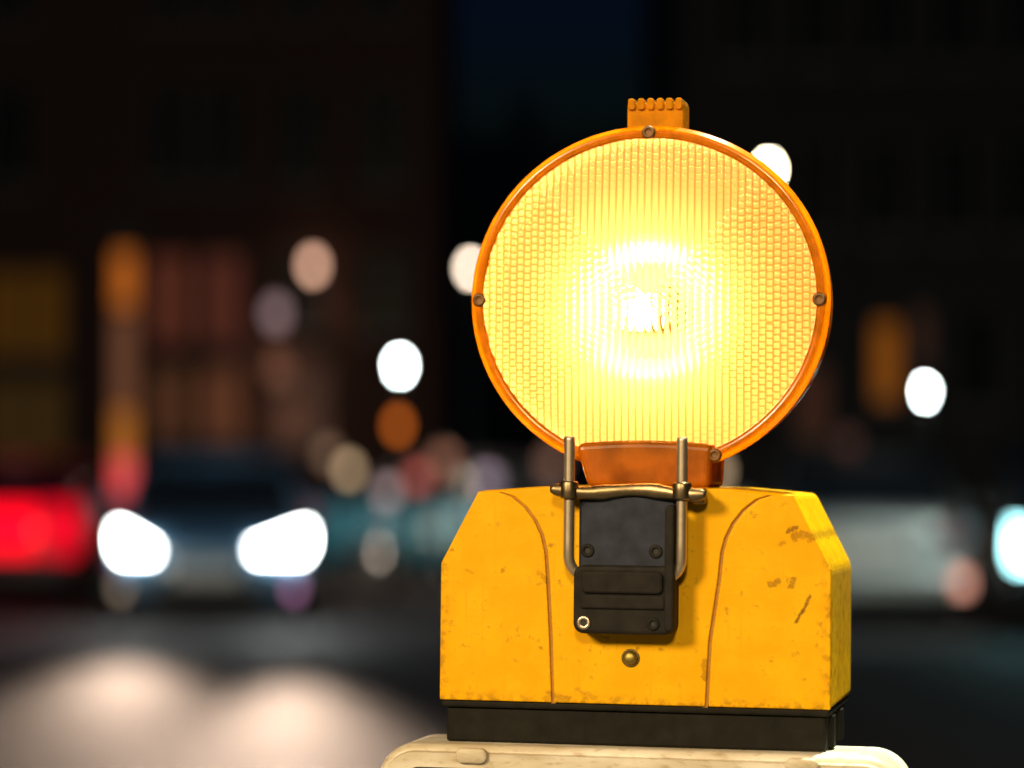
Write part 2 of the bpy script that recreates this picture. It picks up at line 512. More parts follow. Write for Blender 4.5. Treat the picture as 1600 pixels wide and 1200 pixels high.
def car(label, pos, rz, paint, head=None, tail=None, tall=1.0, fog=None, rear_fog=None, head_shape=None, tail_shape=None, roof=None, plate=True):
    """front towards -y"""
    t = thing('car', label, 'car', (pos[0], pos[1], 0), (0, 0, rz), group='cars on the street')
    W = 0.90

    def sec(w_, zb, zs, zt):
        return [(0.0, zb), (w_ * 0.72, zb), (w_ * 0.96, zb + 0.10), (w_, (zb + zs) / 2), (w_ * 0.97, zs), (w_ * 0.80, zt - 0.01), (0.0, zt)]
    st = [(-2.20, sec(0.70, 0.26, 0.58, 0.66)), (-2.12, sec(0.80, 0.20, 0.66, 0.76)), (-1.85, sec(0.87, 0.20, 0.76, 0.84)),
          (-1.2, sec(W, 0.2, 0.82, 0.93)), (-0.85, sec(W, 0.2, 0.86, 0.97)), (0.2, sec(W, 0.2, 0.90, 0.97)), (1.3, sec(W, 0.2, 0.93, 0.98)),
          (1.95, sec(0.87, 0.22, 0.92, 0.99)), (2.12, sec(0.82, 0.26, 0.88, 0.95)), (2.18, sec(0.74, 0.34, 0.80, 0.86))]
    o = obj('body', loft(st), paint, t, True)
    md = o.modifiers.new('soft', 'SUBSURF')
    md.levels = md.render_levels = 1
    rt = 1.46 * tall

    def cs(w0, w1, z0, z1):
        return [(0.0, z0), (w0, z0), (w1, z1 - 0.06), (w1 * 0.86, z1), (0.0, z1 + 0.015)]
    gh = obj('cabin_glass', loft([(-1.02, cs(0.78, 0.74, 0.92, 0.99)), (-0.28, cs(0.80, 0.62, 0.92, rt - 0.03)), (0.9, cs(0.80, 0.62, 0.92, rt - 0.03)),
                         (1.75, cs(0.76, 0.70, 0.92, 1.0))]), carglass, t, True)
    obj('roof', loft([(-0.30, [(0, rt - 0.03), (0.60, rt - 0.05), (0.55, rt + 0.0), (0, rt + 0.02)]), (0.3, [(0, rt - 0.02), (0.63, rt - 0.05), (0.58, rt + 0.02), (0, rt + 0.04)]),
                      (0.95, [(0, rt - 0.03), (0.60, rt - 0.05), (0.55, rt + 0.0), (0, rt + 0.02)])]), roof or paint, t, True)
    for s in (-1, 1):
        bm = tube([(s * 0.79, -1.0, 0.95), (s * 0.63, -0.30, rt - 0.04)], 0.035, 8)
        obj('pillar', bm, roof or paint, t, True)
        bm = tube([(s * 0.63, 0.93, rt - 0.04), (s * 0.76, 1.72, 0.96)], 0.045, 8)
        obj('pillar', bm, roof or paint, t, True)
        bm = tube([(s * 0.83, 0.25, 0.95), (s * 0.645, 0.25, rt - 0.05)], 0.03, 8)
        obj('pillar', bm, trim_m, t, True)
        obj('mirror', sphere(0.1, (s * 0.99, -0.72, 1.0), 12, sx=1.1, sy=0.6, sz=0.75), paint, t, True)
        for yy in (-0.35, 0.75):
            obj('door_handle', box(s * 0.905 - 0.015, s * 0.905 + 0.015, yy, yy + 0.2, 0.80, 0.83, 0.006), trim_m, t)
        for yy in (-1.38, 1.32):
            wh = obj('wheel', lathe([(0.20, -0.1), (0.31, -0.1), (0.325, -0.06), (0.325, 0.06), (0.31, 0.1), (0.2, 0.1)], 'x', 28, close=True, at_=(s * 0.82, yy, 0.325)), tyre_m, t, True)
            bm = lathe([(0, 0.05), (0.05, 0.06), (0.06, 0.05), (0.2, 0.03), (0.2, -0.03), (0, -0.03)], 'x', 20, at_=(s * 0.86, yy, 0.325))
            obj('rim', bm, rim_m, wh, True)
        # headlights: wedge rising to the outside, wrapped round the corner
        hs = (head_shape[s] if isinstance(head_shape, dict) else head_shape) or [(0.46, 0.60), (0.56, 0.555), (0.74, 0.56), (0.785, 0.64), (0.78, 0.735), (0.72, 0.735)]
        obj('headlight', prism([(s * x, z) for x, z in hs], -2.215, -2.00, 0.012), head[s] if head else lampoff, t, False)
        if fog:
            fl = obj('fog_lamp', lathe([(0, -2.20), (0.05, -2.195), (0.055, -2.1)], 'y', 16, at_=(s * 0.73, 0, 0.34)), fog[s], t, True)
            obj('fog_ring', lathe([(0.058, -2.19), (0.075, -2.2), (0.08, -2.1)], 'y', 16, at_=(s * 0.73, 0, 0.34)), trim_m, fl, True)
        obj('tail_light', prism([(s * x, z) for x, z in (tail_shape or ((0.46, 0.72), (0.80, 0.70), (0.845, 0.80), (0.82, 0.90), (0.62, 0.88)))], 2.02, 2.19, 0.012), tail[s] if tail else redoff, t)
        if rear_fog:
            obj('rear_fog_lamp', box(s * 0.74 - 0.07, s * 0.74 + 0.07, 2.1, 2.215, 0.34, 0.46, 0.02), rear_fog[s], t)
    obj('grille', prism(rrect(-0.42, 0.42, 0.28, 0.47, 0.06), -2.225, -2.05, 0.01), trim_m, t)
    obj('front_plate', box(-0.26, 0.26, -2.245, -2.228, 0.42, 0.53, 0.004), plate_m, t)
    if plate:
        obj('rear_plate', box(-0.26, 0.26, 2.19, 2.205, 0.62, 0.73, 0.004), plate_m, t)
    obj('rear_bumper', box(-0.76, 0.76, 2.08, 2.20, 0.30, 0.52, 0.05), trim_m if rear_fog is None else paint, t)
    obj('front_lip', box(-0.74, 0.74, -2.20, -2.05, 0.19, 0.26, 0.03), trim_m, t)
    return t


def paint(name, c, rough=0.3):
    return mat(name, c, rough, metal=0.25, coat=0.6, vary=0.05, scale=400)


HL = emit('headlight_beam_glass', (0.95, 1.0, 0.97), 42)
Yc = 26.6
pc = at(329, 850, 24.6)
HS = {1: [(0.37, 0.665), (0.42, 0.625), (0.81, 0.625), (0.86, 0.68), (0.87, 0.82), (0.80, 0.82)],
      -1: [(0.43, 0.66), (0.46, 0.625), (0.72, 0.625), (0.775, 0.68), (0.78, 0.82), (0.73, 0.82)]}
dim1 = emit('fog_glow_mauve', lin(120, 80, 110), 6)
dim2 = emit('fog_glow_beige', lin(120, 105, 90), 4)
c1 = car('dark blue oncoming car with both headlights blazing on the left', (pc.x - 0.16, Yc), R(4), paint('slate_blue_paint', (0.09, 0.20, 0.32)), head={-1: HL, 1: HL}, fog={-1: dim2, 1: dim1}, head_shape=HS)
for s in (-1, 1):
    ld = bpy.data.lights.new('headlight_beam', 'SPOT')
    ld.energy = 7000 if s > 0 else 3300
    ld.color = (1.0, 0.72, 0.54)
    ld.spot_size = R(10.5 if s > 0 else 15)
    ld.spot_blend = 1.0
    ld.shadow_soft_size = 0.08
    lo = bpy.data.objects.new('headlight_beam', ld)
    C.objects.link(lo)
    lo.parent = c1
    lo.location = (s * 0.66, -2.26, 0.70)
    lo.rotation_euler = (R(90 - (1.3 if s > 0 else 1.7)), 0, R(180 + (0.8 if s > 0 else 3.0)))
TL = emit('boot_glow_red', (1.0, 0.001, 0.014), 1.9)
TO = emit('tail_light_outer', (1.0, 0.001, 0.02), 0.9)
c2 = car('red car seen from behind at the left edge with its tail light glowing', (at(70, 850, 27).x - 0.62, 29.4), R(182), paint('red_paint', (0.5, 0.01, 0.02)), tail={-1: TO, 1: TO}, tail_shape=((0.44, 0.56), (0.80, 0.54), (0.87, 0.76), (0.84, 1.02), (0.44, 1.02)), plate=False)
obj('red_glow_bar', prism(rrect(-0.42, 0.42, 0.56, 1.0, 0.06), 2.03, 2.185, 0.01), TL, c2)  # added bar; the red glow on the boot is put into its emission
car('added teal car standing crosswise behind the yellow box and the blue car, in place of a flare band', (at(770, 850, 34).x, 34), R(88), paint('teal_flare_paint', (0.03, 0.16, 0.23)), roof=trim_m)  # added car, its teal side stands for a blue flare band
RF = emit('rear_fog_pink', lin(215, 150, 130), 2.8)
car('silver car seen from behind right of the yellow box', (at(1385, 850, 24).x, 26.2), R(177), paint('silver_paint', (0.36, 0.40, 0.39)), rear_fog={-1: RF, 1: redoff}, roof=trim_m)  # black roof: the dark upper part is put into the colour
HC = emit('cool_headlight_glass', (0.42, 0.95, 1.0), 12)
car('dark car cut by the right edge with a cyan white headlight', (at(1590, 850, 22).x + 1.02, 24.4), R(-6), paint('black_paint', (0.015, 0.016, 0.018)), head={-1: HC, 1: HC}, head_shape=[(0.50, 0.66), (0.56, 0.60), (0.78, 0.60), (0.80, 0.70), (0.785, 0.90), (0.70, 0.88)])


# ---------------------------------------------------------------- unseen lamps outside the picture, some added as fill
def tall_lamp(x, y, z, arm, label, col, watt, size, head, cone=165):
    t = thing('street_lamp', label, 'street lamp', (x - arm[0], y - arm[1], 0), group='street lamps along the road')  # also names the added fill lamps
    a, b_ = arm
    obj('pole', lathe([(0, 0), (0.11, 0), (0.09, 0.5), (0.05, z + 0.25), (0, z + 0.25)], 'z', 14), metal_dark, t, True)
    obj('arm', tube([(0, 0, z + 0.2), (a * 0.5, b_ * 0.5, z + 0.28), (a, b_, z + 0.22)], 0.03, 8), metal_dark, t, True)
    hd = obj('lamp_head', box(a - 0.3, a + 0.3, b_ - 0.14, b_ + 0.14, z + 0.12, z + 0.26, 0.04), metal_dark, t)
    obj('diffuser', box(a - 0.25, a + 0.25, b_ - 0.1, b_ + 0.1, z + 0.10, z + 0.118), emit('diffuser_glass', col, 8), hd)
    ld = bpy.data.lights.new('lamp_light', 'SPOT')
    ld.energy = watt
    ld.color = col
    ld.spot_size = R(cone)
    ld.spot_blend = 0.25
    ld.shadow_soft_size = size
    lo = bpy.data.objects.new('lamp_light', ld)
    C.objects.link(lo)
    lo.parent = t
    lo.location = (a, b_, z - 0.25)
    d = Vector(head) - Vector((x, y, z - 0.25))
    lo.rotation_euler = d.to_track_quat('-Z', 'Y').to_euler()


tall_lamp(-4.6, -3.9, 4.6, (1.2, 0.3), 'street lamp with warm light standing behind the camera', (1.0, 0.74, 0.42), 2600, 0.85, (0.06, 1.5, 1.2))
tall_lamp(-0.5, -6.5, 4.8, (-1.0, 0.3), 'added fill lamp with warm light straight behind the camera', (1.0, 0.76, 0.40), 1500, 0.5, (0.06, 1.5, 1.2))  # unseen fill lamp, added to soften the shadows on the box
tall_lamp(1.35, 2.6, 6.6, (-1.6, 0.0), 'street lamp with greenish white light overhead beyond the frame', (0.93, 1.0, 0.72), 3800, 0.12, (0.06, 1.5, 1.2), 60)
tall_lamp(-4.3, 16.0, 5.2, (0.5, 0.0), 'added fill lamp with white light over the blue car, beyond the left edge of the frame', (0.85, 0.96, 1.0), 550, 0.12, (-3.0, 24.5, 0.6), 40)  # unseen lamp, added to brighten the blue car
tall_lamp(4.3, 18.5, 5.2, (-0.5, 0.0), 'added fill lamp with white light over the silver car, beyond the right edge of the frame', (0.9, 1.0, 0.95), 750, 0.12, (2.2, 24, 0.45), 36)  # unseen lamp, added to bring up the back of the silver car

# ---------------------------------------------------------------- delineator board carrying the beacon
YAW, ROLL = R(-12.0), R(0.6)
BASE = at(987, 1168, 1.5)
ROT = (Matrix.Rotation(YAW, 4, 'Z') @ Matrix.Rotation(ROLL, 4, 'Y')).to_euler()


def U(px, py):
    """lamp front plane in thirds of millimetres: photograph-like units to local metres"""
    return ((px - 987) / 3000.0 / 0.978, (1168 - py) / 3000.0)


def UP(*pp):
    return [U(*q) for q in pp]


# materials -----------------------------------------------------
def dirt_white():
    m = mat('dirty_white_plastic', (0.72, 0.68, 0.58), 0.45)
    n = m.node_tree
    p = n.nodes['Principled BSDF']
    tc = n.nodes.new('ShaderNodeTexCoord')
    n1 = n.nodes.new('ShaderNodeTexNoise'); n1.inputs['Scale'].default_value = 35; n1.inputs['Detail'].default_value = 8
    n2 = n.nodes.new('ShaderNodeTexNoise'); n2.inputs['Scale'].default_value = 260; n2.inputs['Detail'].default_value = 4
    mp = n.nodes.new('ShaderNodeMapping'); mp.inputs['Scale'].default_value = (0.5, 1, 1.6)
    n.links.new(tc.outputs['Object'], mp.inputs[0])
    n.links.new(mp.outputs[0], n1.inputs['Vector']); n.links.new(mp.outputs[0], n2.inputs['Vector'])
    r1 = n.nodes.new('ShaderNodeValToRGB')
    r1.color_ramp.elements[0].position = 0.40; r1.color_ramp.elements[0].color = (0.50, 0.43, 0.31, 1)
    r1.color_ramp.elements[1].position = 0.62; r1.color_ramp.elements[1].color = (0.74, 0.70, 0.62, 1)
    r2 = n.nodes.new('ShaderNodeValToRGB')
    r2.color_ramp.elements[0].position = 0.30; r2.color_ramp.elements[0].color = (0.66, 0.58, 0.46, 1)
    r2.color_ramp.elements[1].position = 0.46; r2.color_ramp.elements[1].color = (1, 1, 1, 1)
    n.links.new(n1.outputs['Fac'], r1.inputs[0]); n.links.new(n2.outputs['Fac'], r2.inputs[0])
    mx = n.nodes.new('ShaderNodeMix'); mx.data_type = 'RGBA'; mx.blend_type = 'MULTIPLY'; mx.inputs['Factor'].default_value = 0.8
    n.links.new(r1.outputs[0], mx.inputs['A']); n.links.new(r2.outputs[0], mx.inputs['B'])
    n.links.new(mx.outputs['Result'], p.inputs['Base Color'])
    return m


def stripes():
    m = mat('red_white_stripes', (0.7, 0.7, 0.7), 0.35)
    n = m.node_tree
    p = n.nodes['Principled BSDF']
    tc = n.nodes.new('ShaderNodeTexCoord')
    sp = n.nodes.new('ShaderNodeSeparateXYZ')
    n.links.new(tc.outputs['Object'], sp.inputs[0])
    ad = n.nodes.new('ShaderNodeMath'); ad.operation = 'ADD'
    n.links.new(sp.outputs['X'], ad.inputs[0]); n.links.new(sp.outputs['Z'], ad.inputs[1])
    mo = n.nodes.new('ShaderNodeMath'); mo.operation = 'PINGPONG'; mo.inputs[1].default_value = 0.16
    n.links.new(ad.outputs[0], mo.inputs[0])
    gt = n.nodes.new('ShaderNodeMath'); gt.operation = 'GREATER_THAN'; gt.inputs[1].default_value = 0.08
    n.links.new(mo.outputs[0], gt.inputs[0])
    mx = n.nodes.new('ShaderNodeMix'); mx.data_type = 'RGBA'
    mx.inputs['A'].default_value = (0.5, 0.03, 0.02, 1); mx.inputs['B'].default_value = (0.72, 0.70, 0.66, 1)
    n.links.new(gt.outputs[0], mx.inputs['Factor'])
    n.links.new(mx.outputs['Result'], p.inputs['Base Color'])
    return m


white_pl = dirt_white()
rubber = mat('recycled_rubber', (0.03, 0.03, 0.03), 0.85, vary=0.4, scale=120, bump=0.5)
board = thing('delineator_board', 'grimy white plastic delineator board with rounded top carrying the yellow beacon', 'traffic beacon', BASE, ROT)
bx0, bx1, bd0, bd1 = -0.1335, 0.1425, -0.012, 0.048
bm = bmesh.new()
pts = rrect(bx0, bx1, -1.0, 0.0, 0.021, 10)
prism(pts, bd0, bd1, 0.0045, 3, bm)
ob = obj('board_body', bm, white_pl, board, True)
# proud rim round the recessed sheet
outer, inner = rrect(bx0 + 0.0035, bx1 - 0.0035, -0.9965, -0.0035, 0.018, 10), rrect(bx0 + 0.0125, bx1 - 0.0125, -0.98, -0.0118, 0.012, 10)
b = bmesh.new()
ra = [b.verts.new((x, bd0 + 0.001, z)) for x, z in outer]
rb = [b.verts.new((x * 0.998, bd0 - 0.0035, z * 0.999 - 0.0008)) for x, z in outer]
rc = [b.verts.new((x, bd0 - 0.0035, z)) for x, z in inner]
rd = [b.verts.new((x, bd0 + 0.001, z)) for x, z in inner]
for q0, q1 in ((ra, rb), (rb, rc), (rc, rd)):
    for i in range(len(q0)):
        j = (i + 1) % len(q0)
        b.faces.new((q0[i], q1[i], q1[j], q0[j]))
obj('rim', b, white_pl, board)
obj('striped_sheet', prism(rrect(bx0 + 0.0128, bx1 - 0.0128, -0.979, -0.0125, 0.011, 8), bd0 - 0.0012, bd0 + 0.0005), stripes(), board)
for px in (748, 1252):
    x, z = U(px, 1178)
    obj('moulded_boss', prism(rrect(x - 0.0085, x + 0.0085, -0.0092, -0.0012, 0.0039, 8), bd0 - 0.0062, bd0 - 0.002, 0.0012), white_pl, board, True)
zf = -BASE.z
obj('stem', box(bx0 + 0.06, bx1 - 0.06, 0.0, 0.036, zf + 0.08, -0.998, 0.004), white_pl, board)
obj('foot_plate', box(-0.39, 0.41, -0.19, 0.22, zf + 0.004, zf + 0.11, 0.02), rubber, board)

# ---------------------------------------------------------------- the beacon lamp
lamp = thing('warning_lamp', 'glowing amber warning lamp on a scuffed yellow box with metal clamp', 'warning lamp', BASE, ROT)


def yellow_plastic():
    m = mat('scuffed_yellow_plastic', (0.8, 0.44, 0.008), 0.40, spec=0.15)
    n = m.node_tree
    p = n.nodes['Principled BSDF']
    tc = n.nodes.new('ShaderNodeTexCoord')
    L = n.links

    def noise(sc, det=5, rough=0.6):
        q = n.nodes.new('ShaderNodeTexNoise')
        q.inputs['Scale'].default_value = sc; q.inputs['Detail'].default_value = det; q.inputs['Roughness'].default_value = rough
        L.new(tc.outputs['Object'], q.inputs['Vector'])
        return q.outputs['Fac']

    def math_(op, a, b_=None, c=None, clamp=False):
        q = n.nodes.new('ShaderNodeMath'); q.operation = op; q.use_clamp = clamp
        for i, v in enumerate((a, b_, c)):
            if v is None:
                continue
            if isinstance(v, (int, float)):
                q.inputs[i].default_value = v
            else:
                L.new(v, q.inputs[i])
        return q.outputs[0]

    def ramp(v, a, b_):
        q = n.nodes.new('ShaderNodeMapRange'); q.interpolation_type = 'SMOOTHSTEP'
        L.new(v, q.inputs[0]); q.inputs[1].default_value = a; q.inputs[2].default_value = b_
        return q.outputs[0]
    sp = n.nodes.new('ShaderNodeSeparateXYZ'); L.new(tc.outputs['Object'], sp.inputs[0])
    fine = noise(900, 3)
    mid = noise(170, 6, 0.65)
    big = noise(42, 5, 0.6)
    # scattered grime flecks where the coarse pattern allows
    fleck = math_('MULTIPLY', ramp(mid, 0.55, 0.70), ramp(big, 0.42, 0.60))
    tot = math_('MULTIPLY', fleck, 0.55)

    def scratch(a, b_, wd, k, soft=0.35):
        """worn mark along a segment given in front-view coordinates"""
        (ax, az), (bx, bz) = U(*a), U(*b_)
        dx, dz = bx - ax, bz - az
        l2 = dx * dx + dz * dz
        xa = math_('SUBTRACT', sp.outputs['X'], ax); za = math_('SUBTRACT', sp.outputs['Z'], az)
        tt = math_('DIVIDE', math_('ADD', math_('MULTIPLY', xa, dx), math_('MULTIPLY', za, dz)), l2, clamp=True)
        ex = math_('SUBTRACT', xa, math_('MULTIPLY', tt, dx)); ez = math_('SUBTRACT', za, math_('MULTIPLY', tt, dz))
        dd = math_('SQRT', math_('ADD', math_('MULTIPLY', ex, ex), math_('MULTIPLY', ez, ez)))
        dd = math_('ADD', dd, math_('MULTIPLY', math_('SUBTRACT', mid, 0.5), wd * 4.2))
        mk = math_('MULTIPLY', ramp(dd, wd, wd * soft), k)
        return math_('MULTIPLY', mk, ramp(fine, 0.25, 0.5))
    for s in (((1236, 968), (1246, 950), 0.0013, 0.85), ((1246, 950), (1258, 928), 0.0010, 0.75), ((1196, 912), (1210, 906), 0.0020, 0.55), ((1226, 913), (1230, 902), 0.0020, 0.55),
              ((1222, 830), (1236, 822), 0.0016, 0.7), ((1232, 836), (1270, 834), 0.0030, 0.5), ((1212, 848), (1218, 846), 0.0018, 0.4), ((1294, 880), (1300, 915), 0.0022, 0.7), ((1296, 915), (1294, 960), 0.0016, 0.5),
              ((842, 898), (852, 912), 0.0022, 0.4), ((1100, 1030), (1098, 1056), 0.0022, 0.45), ((860, 1088), (885, 1096), 0.0026, 0.45), ((725, 895), (735, 900), 0.0016, 0.25), ((900, 1080), (930, 1092), 0.0018, 0.3)):
        tot = math_('MAXIMUM', tot, scratch(*s))
    # faint run-off streaks, and wear along the outer vertical edges
    st_map = n.nodes.new('ShaderNodeMapping'); st_map.inputs['Scale'].default_value = (330, 330, 16)
    L.new(tc.outputs['Object'], st_map.inputs[0])
    st_no = n.nodes.new('ShaderNodeTexNoise'); st_no.inputs['Scale'].default_value = 1.0; st_no.inputs['Detail'].default_value = 3
    L.new(st_map.outputs[0], st_no.inputs['Vector'])
    tot = math_('MAXIMUM', tot, math_('MULTIPLY', math_('MULTIPLY', ramp(st_no.outputs['Fac'], 0.56, 0.76), ramp(big, 0.42, 0.62)), 0.26))
    rim_x = ramp(math_('ABSOLUTE', sp.outputs['X']), 0.0962, 0.1012)
    tot = math_('MAXIMUM', tot, math_('MULTIPLY', math_('MULTIPLY', rim_x, ramp(mid, 0.44, 0.62)), 0.42))
    # grime gathered along the bottom edge
    edge = math_('MULTIPLY', ramp(sp.outputs['Z'], 0.030, 0.0225), ramp(mid, 0.42, 0.62))
    tot = math_('MAXIMUM', tot, math_('MULTIPLY', edge, 0.5))
    c0 = n.nodes.new('ShaderNodeMix'); c0.data_type = 'RGBA'
    c0.inputs['A'].default_value = (0.80, 0.385, 0.001, 1); c0.inputs['B'].default_value = (0.84, 0.44, 0.001, 1)
    L.new(ramp(big, 0.35, 0.65), c0.inputs['Factor'])
    c1_ = n.nodes.new('ShaderNodeMix'); c1_.data_type = 'RGBA'
    L.new(tot, c1_.inputs['Factor']); L.new(c0.outputs['Result'], c1_.inputs['A'])
    c1_.inputs['B'].default_value = (0.09, 0.04, 0.008, 1)
    L.new(c1_.outputs['Result'], p.inputs['Base Color'])
    L.new(math_('ADD', math_('MULTIPLY', big, 0.25), 0.27), p.inputs['Roughness'])
    bp = n.nodes.new('ShaderNodeBump'); bp.inputs['Strength'].default_value = 0.12; bp.inputs['Distance'].default_value = 0.0008
    L.new(mid, bp.inputs['Height']); L.new(bp.outputs['Normal'], p.inputs['Normal'])
    return m


yel = yellow_plastic()
groove_m = mat('groove_brown', (0.36, 0.16, 0.006), 0.7, vary=0.3, scale=300)
black_pl = mat('worn_black_plastic', (0.018, 0.0165, 0.015), 0.58, spec=0.08, vary=0.75, scale=110, bump=0.06, bump_scale=900)
black_base = mat('dusty_black_base', (0.011, 0.0105, 0.008), 0.62, spec=0.1, vary=0.7, scale=130, bump=0.06, bump_scale=700)
steel = mat('tarnished_steel', (0.24, 0.18, 0.10), 0.36, metal=1.0, vary=0.35, scale=250, bump=0.15)
steel_bright = mat('zinc_rod', (0.55, 0.46, 0.34), 0.36, metal=0.85, vary=0.25, scale=200)
brass = mat('brass_rivet', (0.34, 0.26, 0.07), 0.5, metal=1.0, vary=0.2, scale=300)
screw_m = mat('brown_screw', (0.16, 0.075, 0.02), 0.45, metal=0.3)

OUT = UP((685, 1103), (1289, 1103), (1289, 886), (1231, 771), (1130, 763), (987, 762), (844, 763), (743, 771), (685, 886))
core = obj('housing', prism(OUT, 0.0016, 0.112, 0.003, 3), yel, lamp)
ARCL = [(776, 771), (798, 780), (818, 796), (834, 817), (845, 840), (851, 865), (854, 900), (860, 1000), (864, 1103)]
ARCR = [(2 * 987 - x - (8 if y > 900 else 0), y) for x, y in ARCL]
g = 2.6


def inset(pp, k):
    return [(x, y) for x, y in pp]


left = [(685.5, 1101.5), (685.5, 886), (743.5, 772.2)] + [(x - g, y + (1.5 if i == 0 else 0)) for i, (x, y) in enumerate(ARCL[:-1])] + [(862, 1101.5)]
right = [(1288.5, 1101.5), (1288.5, 886), (1230.5, 772.2)] + [(x + g, y + (1.5 if i == 0 else 0)) for i, (x, y) in enumerate(ARCR[:-1])] + [(1108 - 4, 1101.5)]
mid_ = ([(x + g, y + (1.5 if i == 0 else 0)) for i, (x, y) in enumerate(ARCL[:-1])] + [(866, 1101.5), (1108 - 9, 1101.5)]
        + [(x - g, y + (1.5 if i == 0 else 0)) for i, (x, y) in list(enumerate(ARCR[:-1]))[::-1]] + [(1130, 764.5), (987, 763.5), (844, 764.5)])
for nm, pp in (('side_panel', left), ('side_panel', right), ('front_panel', mid_)):
    obj(nm, prism(UP(*pp), 0.0, 0.004, 0.0007, 2), yel, lamp)
# brown strips along the two grooves
for pp in (ARCL, ARCR):
    xs = [(x, y) for x, y in pp[:-1]] + [(pp[-1][0] - (3 if pp is ARCR else 0), 1101)]
    pl = [(x - 3.8, y + 2) for x, y in xs] + [(x + 3.8, y + 2) for x, y in xs[::-1]]
    obj('groove', prism(UP(*pl), 0.0012, 0.003), groove_m, lamp)

# black base
bm = prism(UP((694, 1112), (1281, 1112), (1281, 1168), (694, 1168)), 0.004, 0.106, 0.0015, 2)
base = obj('base', bm, black_base, lamp)
obj('base_lip', prism(UP((687, 1102), (1287, 1102), (1287, 1113), (687, 1113)), 0.0012, 0.110, 0.0012, 2), black_base, lamp)
x, z = U(1281, 1140)
for d in (0.018, 0.062):
    obj('base_rib', box(x - 0.001, x + 0.0028, d, d + 0.012, z - 0.0085, z + 0.0085, 0.0008), black_base, base)

# rivet
x, z = U(984, 1029)
rv = obj('rivet', lathe([(0, -0.0028), (0.0022, -0.0026), (0.0034, -0.0016), (0.0037, -0.0002), (0.0037, 0.002)], 'y', 24, at_=(x, 0, z)), brass, lamp, True)
obj('rivet_washer', lathe([(0.0037, -0.0002), (0.0047, -0.0007), (0.005, 0.001)], 'y', 24, at_=(x, 0, z)), mat('rivet_ring_metal', (0.13, 0.09, 0.02), 0.5, metal=0.6), rv, True)  # darker dull metal ring round the rivet

# clasp
clasp = obj('clasp', prism(UP((907, 776), (1056, 776), (1056, 900), (907, 900)), -0.0095, 0.001, 0.0015, 2), mat('worn_blue_black_plastic', (0.023, 0.028, 0.046), 0.5, vary=0.75, scale=110, spec=0.15, bump=0.05, bump_scale=900), lamp)
x0, z0 = U(903, 990)
x1, z1 = U(1058, 884)
obj('clasp_block', prism(rrect(x0, x1, z0, z1, 0.0055, 8), -0.0165, 0.0005, 0.002, 3), black_pl, clasp)
xa, za = U(916, 927)
xb, zb = U(1041, 893)
obj('clasp_ridge', prism(rrect(xa, xb, za, zb, 0.003, 6), -0.0188, -0.015, 0.0012, 2), black_pl, clasp)
xa, za = U(914, 951)
xb, zb = U(1044, 929.5)
obj('clasp_ridge', prism(rrect(xa, xb, za, zb, 0.0015, 4), -0.0182, -0.015, 0.001, 2), black_pl, clasp)
xa, za = U(1043, 984)
xb, zb = U(1057, 790)
obj('clasp_rail', prism(rrect(xa, xb, za, zb, 0.002, 4), -0.0178, -0.009, 0.001, 2), black_pl, clasp)
hole_m = mat('hole_dark', (0.004, 0.005, 0.007), 0.6)
for (px, py, d, m, rr) in ((921, 862, -0.0095, black_pl, 0.0036), (1026, 862, -0.0095, black_pl, 0.0036), (1026, 973, -0.0165, black_pl, 0.0034), (920, 973, -0.0165, mat('steel_screw', (0.55, 0.47, 0.38), 0.4, metal=1.0), 0.0037)):
    x, z = U(px, py)
    sc = obj('screw', lathe([(rr * 0.42, d - 0.0002), (rr * 0.5, d - 0.0010), (rr * 0.9, d - 0.0010), (rr, d - 0.0004), (rr, d + 0.001)], 'y', 20, at_=(x, 0, z)), m, clasp, True)
    obj('screw_socket', lathe([(0, d - 0.0001), (rr * 0.45, d - 0.00012)], 'y', 16, at_=(x, 0, z)), hole_m, sc)

# clamp rods
D_ROD = -0.0135


def rod(px, s):
    pts = []
    for py in (685, 690, 720, 760, 800, 850, 872):
        pts.append((*U(px, py), D_ROD))
    for a in range(15, 91, 15):
        rr = 26
        pts.append((*U(px + s * rr * (1 - math.cos(R(a))), 872 + rr * math.sin(R(a)) * 1.15), D_ROD + 0.004 * a / 90))
    pts.append((*U(px + s * 40, 905), D_ROD + 0.008))
    return tube([(x_, d_, z_) for x_, z_, d_ in pts], 0.00285, 18)


for px, s in ((894, 1), (1067, -1)):
    o = obj('clamp_rod', rod(px, s), steel_bright, lamp, True)
    x, z = U(px, 768)
    obj('rod_sleeve', lathe([(0.0029, z - 0.0045), (0.0045, z - 0.0045), (0.0049, z - 0.0035), (0.0049, z + 0.0035), (0.0045, z + 0.0045), (0.0029, z + 0.0045)], 'z', 20, close=True, at_=(x, D_ROD, 0)), steel, o, True)

# wavy clamp plate
b = bmesh.new()
rings = []
N = 44
for i in range(N + 1):
    px = 866 + (1104 - 866) * i / N
    py = 770 + 3.0 * math.sin((px - 866) / 238 * 2 * math.pi * 1.5 - 0.6) + (px - 985) * 0.008
    hh = 12.5 - 2.5 * abs(math.sin((px - 866) / 238 * 2 * math.pi * 1.5))
    e = min(i, N - i)
    k = 1.0 if e > 3 else (0.45, 0.75, 0.9, 0.97)[e]
    dd = -0.0105 + 0.0022 * math.cos((px - 985) / 119 * math.pi)
    x, z = U(px, py)
    h = hh / 3000 * k
    ring = []
    for a in range(12):
        th = 2 * math.pi * a / 12
        cx_, sz_ = math.cos(th), math.sin(th)
        sq = lambda v: math.copysign(abs(v) ** 0.6, v)
        ring.append(b.verts.new((x, dd + 0.0042 * sq(cx_), z + h * sq(sz_))))
    rings.append(ring)
for a, c in zip(rings, rings[1:]):
    for k in range(12):
        b.faces.new((a[k], c[k], c[(k + 1) % 12], a[(k + 1) % 12]))
